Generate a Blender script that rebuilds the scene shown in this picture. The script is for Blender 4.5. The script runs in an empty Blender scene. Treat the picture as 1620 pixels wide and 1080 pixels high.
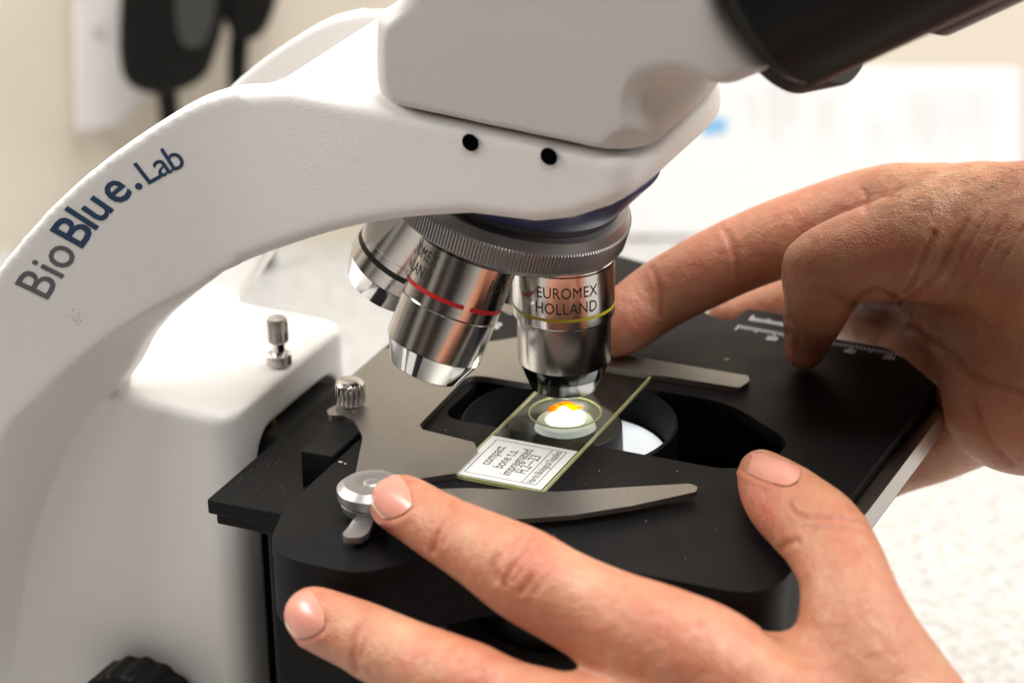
import bpy, bmesh, math, random
import numpy as np
from mathutils import Vector, Matrix
from mathutils.bvhtree import BVHTree
random.seed(4); rng = np.random.default_rng(7)
scene = bpy.context.scene
COL = scene.collection
PI = math.pi
# ------------------------------------------------------------------ camera
# working coordinates: mm, origin on the optical axis at the top of the glass
# slide, X to the user, Y away from the camera, Z up.  world = (p + (0,0,150)) / 1000
FPX = 4502.54
YAW, PITCH, ROLL = -4.33316510e-01, 4.27578767e-01, -1.93085449e-02
CAM = np.array([277.99, -634.15, 336.94])
_d = np.array([math.sin(YAW)*math.cos(PITCH), math.cos(YAW)*math.cos(PITCH), -math.sin(PITCH)])
_r = np.cross(_d, [0, 0, 1]); _r /= np.linalg.norm(_r); _u = np.cross(_r, _d)
_c, _s = math.cos(ROLL), math.sin(ROLL)
CM = np.array([_c*_r+_s*_u, -_s*_r+_c*_u, _d])
ZT = 150.0
def W(p): return Vector((p[0]*.001, p[1]*.001, (p[2]+ZT)*.001))
cd = bpy.data.cameras.new('camera'); cam = bpy.data.objects.new('camera', cd); COL.objects.link(cam)
cd.sensor_width = 36; cd.lens = FPX/1620*36; cd.clip_start = .02; cd.clip_end = 20
mw = Matrix(((CM[0][0], CM[1][0], -CM[2][0]), (CM[0][1], CM[1][1], -CM[2][1]), (CM[0][2], CM[1][2], -CM[2][2]))).to_4x4()
mw.translation = W(CAM); cam.matrix_world = mw
cd.dof.use_dof = True; cd.dof.focus_distance = .742; cd.dof.aperture_fstop = 10.0
scene.camera = cam
# ------------------------------------------------------------------ light
wd = bpy.data.worlds.new('World'); scene.world = wd; wd.use_nodes = True
bg = wd.node_tree.nodes['Background']; bg.inputs[1].default_value = .235
_n = wd.node_tree.nodes; _l = wd.node_tree.links
_tc = _n.new('ShaderNodeTexCoord'); _sx = _n.new('ShaderNodeSeparateXYZ'); _l.new(_tc.outputs['Generated'], _sx.inputs[0])
_at = _n.new('ShaderNodeMath'); _at.operation = 'ARCTAN2'; _l.new(_sx.outputs['Y'], _at.inputs[0]); _l.new(_sx.outputs['X'], _at.inputs[1])
_mr = _n.new('ShaderNodeMapRange'); _mr.inputs[1].default_value = -PI; _mr.inputs[2].default_value = PI; _l.new(_at.outputs[0], _mr.inputs[0])
_cr = _n.new('ShaderNodeValToRGB'); _l.new(_mr.outputs[0], _cr.inputs[0]); _e = _cr.color_ramp.elements
_e[0].position = 0; _e[0].color = (.55, .47, .38, 1); _e[1].position = 1; _e[1].color = (.55, .47, .38, 1)
# made-up bright and dark bands by compass direction, added for streaks in the chrome
for p_, c_ in ((.07, (.60, .52, .43)), (.085, (.10, .085, .07)), (.12, (.12, .10, .08)), (.135, (1.5, 1.4, 1.25)), (.155, (1.6, 1.5, 1.35)), (.17, (.16, .12, .09)), (.20, (.10, .07, .055)), (.215, (.62, .52, .44)), (.235, (.60, .50, .42)), (.245, (.11, .09, .08)), (.30, (.06, .05, .05)),
               (.325, (.55, .55, .60)), (.345, (.14, .13, .13)), (.40, (.07, .06, .055)), (.43, (.17, .14, .115)), (.50, (.12, .10, .08)), (.58, (.20, .17, .14))):
    q_ = _e.new(p_); q_.color = (*c_, 1)
_up = _n.new('ShaderNodeMapRange'); _up.inputs[1].default_value = .25; _up.inputs[2].default_value = .75; _l.new(_sx.outputs['Z'], _up.inputs[0])
_mx = _n.new('ShaderNodeMix'); _mx.data_type = 'RGBA'; _mx.inputs[7].default_value = (.62, .58, .52, 1); _l.new(_up.outputs[0], _mx.inputs[0]); _l.new(_cr.outputs[0], _mx.inputs[6])
_l.new(_mx.outputs[2], bg.inputs[0])
scene.view_settings.view_transform = 'Standard'; scene.view_settings.look = 'None'
scene.view_settings.exposure = .12; scene.view_settings.gamma = 1
def area(name, loc, target, sx, sy, power, col):
    l = bpy.data.lights.new(name, 'AREA'); l.shape = 'RECTANGLE'; l.size = sx; l.size_y = sy; l.energy = power; l.color = col
    o = bpy.data.objects.new(name, l); COL.objects.link(o); o.location = W(loc)
    o.rotation_euler = (W(target)-W(loc)).to_track_quat('-Z', 'Y').to_euler(); return o
area('ceiling_panel_above', (250, 20, 1150), (0, 0, 0), 1.0, .5, 20.5, (1, .98, .95))
area('left_fill', (-1000, -170, 720), (0, 0, 0), .9, .3, 15.5, (1, .97, .94))  # added area lamp, low at the left, brightens the arm's face
area('right_fill', (760, 380, 520), (-60, 0, 0), .7, .5, 9, (1, .98, .96))  # unseen fill lamp, added to brighten the top of the column

def uz(x, y, z):
    d = (x-810)/FPX*CM[0]-(y-540)/FPX*CM[1]+CM[2]; return CAM+(z-CAM[2])/d[2]*d
def uy(x, y, Y):
    d = (x-810)/FPX*CM[0]-(y-540)/FPX*CM[1]+CM[2]; return CAM+(Y-CAM[1])/d[1]*d
def ray(x, y):
    d = (x-810)/FPX*CM[0]-(y-540)/FPX*CM[1]+CM[2]; return d/np.linalg.norm(d)
def pj(P):
    q = (np.atleast_2d(P)-CAM)@CM.T
    return np.stack([810+FPX*q[:, 0]/q[:, 2], 540-FPX*q[:, 1]/q[:, 2]], 1), q[:, 2]

# ------------------------------------------------------------------ materials
def mat(name, col, rough=.5, metal=0., spec=.5, bump=0., bscale=800., bdetail=3., colvar=0., cscale=40., coat=0., sss=0., stretch=None, aniso=0, rvar=0.):
    m = bpy.data.materials.new(name); m.use_nodes = True; nt = m.node_tree; n = nt.nodes; L = nt.links; b = n['Principled BSDF']
    b.inputs['Base Color'].default_value = (*col, 1); b.inputs['Roughness'].default_value = rough
    b.inputs['Metallic'].default_value = metal; b.inputs['Specular IOR Level'].default_value = spec
    b.inputs['Coat Weight'].default_value = coat; b.inputs['Anisotropic'].default_value = aniso
    if sss:
        b.inputs['Subsurface Weight'].default_value = sss; b.inputs['Subsurface Radius'].default_value = (1, .35, .18); b.inputs['Subsurface Scale'].default_value = .003
    tc = n.new('ShaderNodeTexCoord'); mp = n.new('ShaderNodeMapping'); L.new(tc.outputs['Object'], mp.inputs[0])
    if stretch: mp.inputs['Scale'].default_value = stretch
    if bump:
        t = n.new('ShaderNodeTexNoise'); t.inputs['Scale'].default_value = bscale; t.inputs['Detail'].default_value = bdetail
        L.new(mp.outputs[0], t.inputs[0]); bp = n.new('ShaderNodeBump'); bp.inputs['Strength'].default_value = bump; bp.inputs['Distance'].default_value = .0002
        L.new(t.outputs[0], bp.inputs['Height']); L.new(bp.outputs[0], b.inputs['Normal'])
    if colvar or rvar:
        t2 = n.new('ShaderNodeTexNoise'); t2.inputs['Scale'].default_value = cscale; t2.inputs['Detail'].default_value = 6; L.new(mp.outputs[0], t2.inputs[0])
        if colvar:
            mx = n.new('ShaderNodeMix'); mx.data_type = 'RGBA'; mx.inputs[6].default_value = (*[c*(1-colvar) for c in col], 1); mx.inputs[7].default_value = (*[min(1, c*(1+colvar)) for c in col], 1)
            L.new(t2.outputs[0], mx.inputs[0]); L.new(mx.outputs[2], b.inputs['Base Color'])
        if rvar:
            mr = n.new('ShaderNodeMapRange'); mr.inputs[1].default_value = .3; mr.inputs[2].default_value = .7
            mr.inputs[3].default_value = max(.02, rough-rvar); mr.inputs[4].default_value = rough+rvar
            L.new(t2.outputs[0], mr.inputs[0]); L.new(mr.outputs[0], b.inputs['Roughness'])
    return m
M = {}
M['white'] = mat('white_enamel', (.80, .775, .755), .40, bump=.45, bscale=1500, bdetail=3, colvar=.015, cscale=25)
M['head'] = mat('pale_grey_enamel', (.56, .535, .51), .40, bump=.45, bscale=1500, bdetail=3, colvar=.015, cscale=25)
M['black'] = mat('black_anodised', (.0055, .0055, .006), .48, spec=.13, bump=.25, bscale=3500, rvar=.06, cscale=60)
M['blackplastic'] = mat('black_plastic', (.006, .0055, .005), .40, spec=.13, bump=.1, bscale=2500)
M['blacksoft'] = mat('ribbed_rubber_lightened', (.15, .15, .152), .38, bump=.2, bscale=900)  # black rubber, colour lightened to stand in for side light on the ribs
M['collar'] = mat('lightened_black_plastic', (.022, .0215, .021), .5, spec=.3)  # black plastic, lightened for the light falling on the collar's side
M['navy'] = mat('navy_plastic', (.022, .028, .095), .32)
M['chrome'] = mat('turned_chrome', (.66, .63, .60), .17, 1., aniso=.6, rvar=.03, cscale=500, stretch=(1, 1, 6))
M['chromebright'] = mat('polished_chrome', (.82, .82, .82), .09, 1.)
M['darkchrome'] = mat('dark_chrome', (.17, .165, .16), .13, 1.)
M['steel'] = mat('grey_satin_steel', (.36, .345, .32), .36, 1., bump=.35, bscale=4500, bdetail=4, colvar=.12, cscale=900)
M['steelbrown'] = mat('brushed_steel', (.42, .39, .37), .3, 1., bump=.2, bscale=2500, stretch=(.05, 1, 1))
M['alu'] = mat('matt_aluminium', (.62, .61, .60), .34, 1., bump=.3, bscale=3000)
M['knurl'] = mat('knurled_metal', (.33, .325, .325), .34, .9)
M['mirror'] = mat('polished_disc', (.9, .92, .94), .03, 1.)
M['red'] = mat('red_ink', (.45, .01, .015), .35)
M['yellow'] = mat('yellow_ink', (.55, .46, .02), .35)
M['ink'] = mat('black_ink', (.012, .012, .012), .5)
M['shadeblack'] = mat('painted_shade_black', (.002, .002, .002), .9, spec=0.)  # near black colour painted for shade in the holes and the opening
M['whiteink'] = mat('white_ink', (.55, .55, .56), .6)
M['greyink'] = mat('grey_ink', (.10, .10, .115), .5)
M['blueink'] = mat('blue_ink', (.003, .035, .10), .45)
M['label'] = mat('label_paper', (.72, .72, .70), .6, bump=.1, bscale=4000)
M['glassedge'] = mat('ground_glass_edge', (.52, .53, .26), .35, colvar=.2, cscale=300)
M['glassedge'].node_tree.nodes['Principled BSDF'].inputs['Subsurface Weight'].default_value = 0
M['wall'] = mat('cream_wall', (.66, .59, .49), .8, bump=.2, bscale=300, colvar=.02, cscale=4)
M['trunk'] = mat('white_plastic', (.72, .69, .67), .45)
M['paper'] = mat('white_paper', (.82, .82, .82), .7, colvar=.01)
M['palegrey'] = mat('pale_grey_print', (.68, .67, .68), .7)
M['paleblue'] = mat('pale_blue_print', (.22, .47, .75), .7)

def table_mat():
    m = bpy.data.materials.new('speckled_worktop'); m.use_nodes = True; nt = m.node_tree; n = nt.nodes; L = nt.links; b = n['Principled BSDF']
    tc = n.new('ShaderNodeTexCoord'); t = n.new('ShaderNodeTexVoronoi'); t.inputs['Scale'].default_value = 420
    t2 = n.new('ShaderNodeTexNoise'); t2.inputs['Scale'].default_value = 230; t2.inputs['Detail'].default_value = 5
    L.new(tc.outputs['Object'], t.inputs[0]); L.new(tc.outputs['Object'], t2.inputs[0])
    cr = n.new('ShaderNodeValToRGB'); cr.color_ramp.elements[0].position = .32; cr.color_ramp.elements[1].position = .62
    cr.color_ramp.elements[0].color = (.34, .33, .315, 1); cr.color_ramp.elements[1].color = (.56, .55, .53, 1)
    L.new(t2.outputs[0], cr.inputs[0])
    mx = n.new('ShaderNodeMix'); mx.data_type = 'RGBA'; mx.blend_type = 'MULTIPLY'; mx.inputs[0].default_value = .25
    L.new(cr.outputs[0], mx.inputs[6]); L.new(t.outputs['Distance'], mx.inputs[7]); L.new(mx.outputs[2], b.inputs['Base Color'])
    b.inputs['Roughness'].default_value = .4; return m
M['table'] = table_mat()

def glass_mat(name, tint, refl=1.0, haze=.0):
    m = bpy.data.materials.new(name); m.use_nodes = True; nt = m.node_tree; n = nt.nodes; L = nt.links
    for x in list(n): n.remove(x)
    o = n.new('ShaderNodeOutputMaterial'); tr = n.new('ShaderNodeBsdfTransparent'); tr.inputs[0].default_value = (*tint, 1)
    gl = n.new('ShaderNodeBsdfGlossy'); gl.inputs['Roughness'].default_value = .02
    fr = n.new('ShaderNodeFresnel'); fr.inputs[0].default_value = 1.5
    ml = n.new('ShaderNodeMath'); ml.operation = 'MULTIPLY'; ml.inputs[1].default_value = refl; L.new(fr.outputs[0], ml.inputs[0])
    ge = n.new('ShaderNodeNewGeometry'); fb = n.new('ShaderNodeMath'); fb.operation = 'SUBTRACT'; fb.inputs[0].default_value = 1; L.new(ge.outputs['Backfacing'], fb.inputs[1])
    m0 = n.new('ShaderNodeMath'); m0.operation = 'MULTIPLY'; L.new(ml.outputs[0], m0.inputs[0]); L.new(fb.outputs[0], m0.inputs[1]); ml = m0
    mx = n.new('ShaderNodeMixShader'); L.new(ml.outputs[0], mx.inputs[0]); L.new(tr.outputs[0], mx.inputs[1]); L.new(gl.outputs[0], mx.inputs[2])
    df = n.new('ShaderNodeBsdfTranslucent'); df.inputs[0].default_value = (.8, .8, .75, 1)
    nz = n.new('ShaderNodeTexNoise'); nz.inputs['Scale'].default_value = 260; nz.inputs['Detail'].default_value = 8
    tc = n.new('ShaderNodeTexCoord'); L.new(tc.outputs['Object'], nz.inputs[0])
    mr = n.new('ShaderNodeMapRange'); mr.inputs[1].default_value = .45; mr.inputs[2].default_value = .8; mr.inputs[3].default_value = haze*.3; mr.inputs[4].default_value = haze*1.6
    L.new(nz.outputs[0], mr.inputs[0])
    m2 = n.new('ShaderNodeMixShader'); L.new(mr.outputs[0], m2.inputs[0]); L.new(mx.outputs[0], m2.inputs[1]); L.new(df.outputs[0], m2.inputs[2]); L.new(m2.outputs[0], o.inputs[0]); return m
M['glass'] = glass_mat('slide_glass', (.93, .95, .90), 1.0, .03)
M['cover'] = glass_mat('cover_glass', (.92, .94, .86), .8, .03)
def emis(name, col, s):
    m = bpy.data.materials.new(name); m.use_nodes = True; b = m.node_tree.nodes['Principled BSDF']
    b.inputs['Base Color'].default_value = (.8, .8, .8, 1); b.inputs['Emission Color'].default_value = (*col, 1); b.inputs['Emission Strength'].default_value = s; return m
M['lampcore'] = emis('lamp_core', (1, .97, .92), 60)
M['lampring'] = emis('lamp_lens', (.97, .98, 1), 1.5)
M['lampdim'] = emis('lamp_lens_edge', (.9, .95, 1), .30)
M['glowdisc'] = emis('disc_glow', (.86, .93, 1), .55)  # glow stands in for a bright wall reflection in the opening
def specimen_mat():
    m = bpy.data.materials.new('stained_bone_section'); m.use_nodes = True; n = m.node_tree.nodes; L = m.node_tree.links
    for x in list(n): n.remove(x)
    o = n.new('ShaderNodeOutputMaterial'); t = n.new('ShaderNodeBsdfTranslucent'); t.inputs[0].default_value = (1, .10, .0, 1)
    d = n.new('ShaderNodeBsdfTransparent'); d.inputs[0].default_value = (.9, .13, .0, 1)
    mx = n.new('ShaderNodeMixShader'); mx.inputs[0].default_value = .3; L.new(d.outputs[0], mx.inputs[1]); L.new(t.outputs[0], mx.inputs[2]); L.new(mx.outputs[0], o.inputs[0]); return m
M['specimen'] = specimen_mat()

def skin_mat():
    m = bpy.data.materials.new('skin'); m.use_nodes = True; nt = m.node_tree; n = nt.nodes; L = nt.links; b = n['Principled BSDF']
    at = n.new('ShaderNodeVertexColor'); at.layer_name = 'tone'
    tc = n.new('ShaderNodeTexCoord')
    nz = n.new('ShaderNodeTexNoise'); nz.inputs['Scale'].default_value = 140; nz.inputs['Detail'].default_value = 7; nz.inputs['Roughness'].default_value = .65
    L.new(tc.outputs['Object'], nz.inputs[0])
    mr = n.new('ShaderNodeMapRange'); mr.inputs[1].default_value = .25; mr.inputs[2].default_value = .75; mr.inputs[3].default_value = .66; mr.inputs[4].default_value = 1.22
    L.new(nz.outputs[0], mr.inputs[0])
    cb = n.new('ShaderNodeCombineColor'); 
    mr2 = n.new('ShaderNodeMapRange'); mr2.inputs[1].default_value = .25; mr2.inputs[2].default_value = .75; mr2.inputs[3].default_value = .93; mr2.inputs[4].default_value = 1.05
    L.new(nz.outputs[0], mr2.inputs[0]); L.new(mr2.outputs[0], cb.inputs[0]); L.new(mr.outputs[0], cb.inputs[1]); L.new(mr.outputs[0], cb.inputs[2])
    mx = n.new('ShaderNodeMix'); mx.data_type = 'RGBA'; mx.blend_type = 'MULTIPLY'; mx.inputs[0].default_value = 1
    L.new(at.outputs[0], mx.inputs[6]); L.new(cb.outputs[0], mx.inputs[7]); L.new(mx.outputs[2], b.inputs['Base Color'])
    b.inputs['Roughness'].default_value = .40; b.inputs['Specular IOR Level'].default_value = .5
    b.inputs['Subsurface Weight'].default_value = .18; b.inputs['Subsurface Radius'].default_value = (1, .38, .2); b.inputs['Subsurface Scale'].default_value = .0016
    # fine skin relief: cells plus long fine wrinkles
    vo = n.new('ShaderNodeTexVoronoi'); vo.inputs['Scale'].default_value = 1150; vo.feature = 'DISTANCE_TO_EDGE'; 
    nw = n.new('ShaderNodeTexNoise'); nw.inputs['Scale'].default_value = 300; nw.inputs['Detail'].default_value = 4
    L.new(tc.outputs['Object'], nw.inputs[0])
    ad = n.new('ShaderNodeVectorMath'); ad.operation = 'MULTIPLY_ADD'; ad.inputs[1].default_value = (.0016, .0016, .0016)
    L.new(nw.outputs['Color'], ad.inputs[0]); L.new(tc.outputs['Object'], ad.inputs[2]); L.new(ad.outputs[0], vo.inputs[0])
    b1 = n.new('ShaderNodeBump'); b1.inputs['Strength'].default_value = .55; b1.inputs['Distance'].default_value = .00050
    L.new(vo.outputs[0], b1.inputs['Height'])
    b2 = n.new('ShaderNodeBump'); b2.inputs['Strength'].default_value = .6; b2.inputs['Distance'].default_value = .0010
    L.new(nw.outputs[0], b2.inputs['Height']); L.new(b1.outputs[0], b2.inputs['Normal']); L.new(b2.outputs[0], b.inputs['Normal'])
    return m
M['skin'] = skin_mat()
M['nail'] = mat('fingernail', (.66, .285, .215), .27, coat=0., sss=.2, colvar=.05, cscale=150)
M['nailtip'] = mat('fingernail_free_edge', (.80, .70, .55), .35)
M['hair'] = mat('dark_hair', (.03, .017, .01), .5)

# ------------------------------------------------------------------ object helpers
def link(o, parent=None):
    COL.objects.link(o)
    if parent is not None:
        o.parent = parent
        o.matrix_parent_inverse = PW[parent.name].inverted()
        PW[o.name] = Matrix.Identity(4)
    else: PW[o.name] = o.matrix_world.copy() if False else Matrix.Translation(o.location)
    return o
PW = {}
def thing(name, label, cat, loc, group=None):
    o = bpy.data.objects.new(name, None); o.location = W(loc); o.empty_display_size = .01; link(o)
    o['label'] = label; o['category'] = cat
    if group: o['group'] = group
    return o
def mesh_obj(name, verts, faces, m, parent=None, smooth=True, angle=35, mats=None, fm=None, bevel=0, props=None):
    me = bpy.data.meshes.new(name)
    v = np.asarray(verts, float)*.001; v[:, 2] += ZT*.001
    me.from_pydata(v.tolist(), [], faces if isinstance(faces, list) else faces.tolist()); me.validate(); me.update()
    for x in (mats or [m]): me.materials.append(x)
    if fm is not None: me.polygons.foreach_set('material_index', fm)
    if smooth:
        me.polygons.foreach_set('use_smooth', [True]*len(me.polygons))
        if angle < 180: me.set_sharp_from_angle(angle=math.radians(angle))
    o = bpy.data.objects.new(name, me); link(o, parent)
    if bevel:
        b = o.modifiers.new('bevel', 'BEVEL'); b.width = bevel*.001; b.segments = 3; b.limit_method = 'ANGLE'; b.angle_limit = math.radians(40); b.use_clamp_overlap = True
        b.harden_normals = False
    if props:
        for k, x in props.items(): o[k] = x
    return o
def fromB(name, bm, m, parent=None, **k):
    bm.verts.index_update()
    v = [tuple(x.co) for x in bm.verts]; f = [[y.index for y in x.verts] for x in bm.faces]
    bm.free(); return mesh_obj(name, v, f, m, parent, **k)
def box(bm, x0, x1, y0, y1, z0, z1):
    r = bmesh.ops.create_cube(bm, size=1); 
    for v in r['verts']: v.co = Vector(((x0+x1)/2+v.co.x*(x1-x0), (y0+y1)/2+v.co.y*(y1-y0), (z0+z1)/2+v.co.z*(z1-z0)))
def box_obj(name, x0, x1, y0, y1, z0, z1, m, parent=None, bevel=.6, **k):
    bm = bmesh.new(); box(bm, x0, x1, y0, y1, z0, z1); return fromB(name, bm, m, parent, bevel=bevel, **k)
def rounded(poly, rad, n=6):
    """round the corners of a 2D polygon; rad: number or list"""
    out = []; N = len(poly)
    for i in range(N):
        r = rad[i] if isinstance(rad, (list, tuple)) else rad
        p = np.array(poly[i], float); a = np.array(poly[i-1], float)-p; b = np.array(poly[(i+1) % N], float)-p
        la, lb = np.linalg.norm(a), np.linalg.norm(b); a /= la; b /= lb
        if r <= 0: out.append(tuple(p)); continue
        th = math.acos(max(-1, min(1, a@b))); t = min(r/math.tan(th/2), la*.48, lb*.48)
        if th > PI*.98: out.append(tuple(p)); continue
        p0, p1 = p+a*t, p+b*t
        for k in range(n+1):
            s = k/n; q = (1-s)**2*p0+2*s*(1-s)*p+s*s*p1; out.append(tuple(q))
    return out
def prism(name, loop, z0, z1, m, parent=None, holes=(), bevel=.4, **k):
    """solid between z0 and z1 with 2D outline (x,y) and holes"""
    bm = bmesh.new(); loops = [loop]+list(holes); edges = []
    for lp in loops:
        vs = [bm.verts.new((p[0], p[1], z1)) for p in lp]
        for i in range(len(vs)): edges.append(bm.edges.new((vs[i], vs[(i+1) % len(vs)])))
    bmesh.ops.triangle_fill(bm, use_beauty=True, use_dissolve=False, edges=edges)
    for f in bm.faces:
        f.normal_update()
        if f.normal.z < 0: f.normal_flip()
    top = list(bm.faces); be = [e for e in bm.edges if len(e.link_faces) == 1]
    d = bmesh.ops.duplicate(bm, geom=list(bm.verts)+list(bm.edges)+top)
    vm = d['vert_map']
    for v in [x for x in d['geom'] if isinstance(x, bmesh.types.BMVert)]: v.co.z = z0
    for f in [x for x in d['geom'] if isinstance(x, bmesh.types.BMFace)]: f.normal_flip()
    for e in be:
        a, b = e.verts
        try: bm.faces.new((a, b, vm[b], vm[a]))
        except Exception: pass
    bmesh.ops.recalc_face_normals(bm, faces=list(bm.faces))
    return fromB(name, bm, m, parent, bevel=bevel, **k)
def frame(axis, ref):
    a = np.array(axis, float); a /= np.linalg.norm(a); r = np.array(ref, float); r = r-a*(r@a); r /= np.linalg.norm(r)
    return a, r, np.cross(a, r)
def lathe(name, O, axis, ref, prof, m, parent=None, n=64, teeth=None, cap=True, angle=30, mats=None, msel=None, **k):
    """prof: list of (s along axis, radius); teeth: dict ring index -> (count, depth)"""
    a, e1, e2 = frame(axis, ref); O = np.array(O, float); V = []; F = []; fm = []
    for j, (s, r) in enumerate(prof):
        for i in range(n):
            t = 2*PI*i/n; rr = r
            if teeth and j in teeth:
                c, dp = teeth[j]; rr = r-dp*(.5-.5*math.copysign(min(1, abs(math.cos(c*t/2))**.5), math.cos(c*t/2)))
            V.append(O+a*s+rr*(math.cos(t)*e1+math.sin(t)*e2))
    for j in range(len(prof)-1):
        for i in range(n):
            i2 = (i+1) % n; F.append([j*n+i, j*n+i2, (j+1)*n+i2, (j+1)*n+i]); fm.append(msel[j] if msel else 0)
    if cap:
        F.append([i for i in range(n)][::-1]); fm.append(msel[0] if msel else 0)
        F.append([(len(prof)-1)*n+i for i in range(n)]); fm.append(msel[-1] if msel else 0)
    bm = bmesh.new(); vs = [bm.verts.new(v) for v in V]
    for f in F: bm.faces.new([vs[i] for i in f])
    # orientation
    bmesh.ops.recalc_face_normals(bm, faces=list(bm.faces)); bm.verts.index_update()
    v = [tuple(x.co) for x in bm.verts]; f = [[y.index for y in x.verts] for x in bm.faces]; bm.free()
    return mesh_obj(name, v, f, m, parent, angle=angle, mats=mats, fm=fm if mats else None, **k)
def text2d(s, size, bold=0., align='LEFT', spacing=1., shear=0.):
    cu = bpy.data.curves.new('t', 'FONT'); cu.body = s; cu.size = size; cu.offset = bold; cu.align_x = align; cu.space_character = spacing; cu.shear = shear
    cu.resolution_u = 3; cu.space_line = 1.0
    o = bpy.data.objects.new('t', cu); COL.objects.link(o); dg = bpy.context.evaluated_depsgraph_get(); me = bpy.data.meshes.new_from_object(o.evaluated_get(dg))
    V = np.array([tuple(v.co)[:2] for v in me.vertices]).reshape(-1, 2); F = [list(p.vertices) for p in me.polygons]
    bpy.data.objects.remove(o); bpy.data.curves.remove(cu); bpy.data.meshes.remove(me)
    return V, F
def subdiv2d(V, F, mx):
    """split long edges so text can be wrapped on curved faces"""
    bm = bmesh.new(); vs = [bm.verts.new((v[0], v[1], 0)) for v in V]
    for f in F:
        try: bm.faces.new([vs[i] for i in f])
        except Exception: pass
    bmesh.ops.triangulate(bm, faces=list(bm.faces))
    for _ in range(3):
        ed = [e for e in bm.edges if e.calc_length() > mx]
        if not ed: break
        bmesh.ops.subdivide_edges(bm, edges=ed, cuts=1); bmesh.ops.triangulate(bm, faces=list(bm.faces))
    bm.verts.index_update(); V2 = np.array([tuple(v.co)[:2] for v in bm.verts]); F2 = [[v.index for v in f.verts] for f in bm.faces]; bm.free(); return V2, F2
def merge(parts):
    V = []; F = []; o = 0
    for v, f in parts:
        V.append(np.asarray(v)); F += [[i+o for i in q] for q in f]; o += len(v)
    return np.concatenate(V), F

# ------------------------------------------------------------------ signed distance fields -> smooth meshes
def surface_nets(F, o, h):
    S = F < 0; nx, ny, nz = F.shape
    c = [(i, j, k) for i in (0, 1) for j in (0, 1) for k in (0, 1)]
    cnt = sum(S[i:nx-1+i, j:ny-1+j, k:nz-1+k].astype(np.uint8) for i, j, k in c)
    act = (cnt > 0) & (cnt < 8); idx = np.argwhere(act)
    V = {q: F[idx[:, 0]+q[0], idx[:, 1]+q[1], idx[:, 2]+q[2]] for q in c}
    pos = np.zeros((len(idx), 3)); n = np.zeros(len(idx))
    for a in c:
        for ax in range(3):
            if a[ax] == 0:
                b = list(a); b[ax] = 1; b = tuple(b); va, vb = V[a], V[b]; m = (va < 0) != (vb < 0)
                t = np.where(m, va/np.where(m, va-vb, 1), 0); p = np.array(a, float)[None]*np.ones((len(idx), 1)); p[:, ax] = t
                pos += p*m[:, None]; n += m
    P = idx+pos/n[:, None]
    im = -np.ones(act.shape, int); im[act] = np.arange(len(idx)); faces = []
    for ax in range(3):
        b, c2 = (ax+1) % 3, (ax+2) % 3
        sl = [slice(1, -1)]*3; sl[ax] = slice(0, -1); s2 = list(sl); s2[ax] = slice(1, None)
        A = S[tuple(sl)]; B = S[tuple(s2)]
        for flip, mk in ((False, A & ~B), (True, ~A & B)):
            e = np.argwhere(mk); 
            if not len(e): continue
            off = np.ones(3, int); off[ax] = 0; e = e+off
            def g(db, dc):
                q = e.copy(); q[:, b] -= db; q[:, c2] -= dc; return im[q[:, 0], q[:, 1], q[:, 2]]
            qd = np.stack([g(1, 1), g(0, 1), g(0, 0), g(1, 0)], 1)
            if flip: qd = qd[:, ::-1]
            faces.append(qd)
    return P, np.concatenate(faces)
def trilin(F, P):
    P = np.clip(P, 0, np.array(F.shape)-1.001); i = P.astype(int); f = P-i; x, y, z = i.T; a, b, c = f.T
    r = 0
    for dx in (0, 1):
        for dy in (0, 1):
            for dz in (0, 1):
                r = r+F[x+dx, y+dy, z+dz]*(a if dx else 1-a)*(b if dy else 1-b)*(c if dz else 1-c)
    return r
def sdf_mesh(F, o, h, sm=3):
    P, Q = surface_nets(F, o, h)
    nb = np.concatenate([Q[:, [0, 1]], Q[:, [1, 2]], Q[:, [2, 3]], Q[:, [3, 0]]]); nb = np.concatenate([nb, nb[:, ::-1]])
    deg = np.bincount(nb[:, 0], minlength=len(P))[:, None]
    for it in range(sm):
        A = np.stack([np.bincount(nb[:, 0], weights=P[nb[:, 1], k], minlength=len(P)) for k in range(3)], 1)/deg
        P = P+.6*(A-P)
        for _ in range(2):
            g = np.stack([trilin(F, P+np.eye(3)[k]*.5)-trilin(F, P-np.eye(3)[k]*.5) for k in range(3)], 1)
            d = trilin(F, P); gg = np.maximum((g**2).sum(1), (.3*h)**2)
            P = P-(np.clip(d, -h, h)/gg)[:, None]*g
    return P*h+np.array(o), Q
def grid(lo, hi, h):
    ax = [np.arange(lo[k], hi[k]+h, h, dtype=np.float32) for k in range(3)]
    return ax
def poly_sd(P, X, Z):
    """signed distance to a 2D polygon on the grid X (n,1), Z (1,m)"""
    d = np.full((X.shape[0], Z.shape[1]), 1e9, np.float32); ins = np.zeros(d.shape, bool); N = len(P)
    for i in range(N):
        ax_, az = P[i]; bx, bz = P[(i+1) % N]; ex, ez = bx-ax_, bz-az; wx, wz = X-ax_, Z-az
        t = np.clip((wx*ex+wz*ez)/(ex*ex+ez*ez+1e-9), 0, 1); d = np.minimum(d, (wx-ex*t)**2+(wz-ez*t)**2)
        c = ((az <= Z) & (bz > Z)) | ((bz <= Z) & (az > Z)); den = ez if abs(ez) > 1e-9 else 1e-9
        ins ^= c & (X < ax_+ex*(Z-az)/den)
    d = np.sqrt(d); return np.where(ins, -d, d)
def nose_plan(X, Y, w=38.2, rn=13., rf=29.):
    r = np.where(Y < 0, rn, rf); return np.sqrt(np.maximum(np.abs(Y)-(w-r), 0)**2+np.maximum(X-(37.5-r), 0)**2)-r
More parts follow.
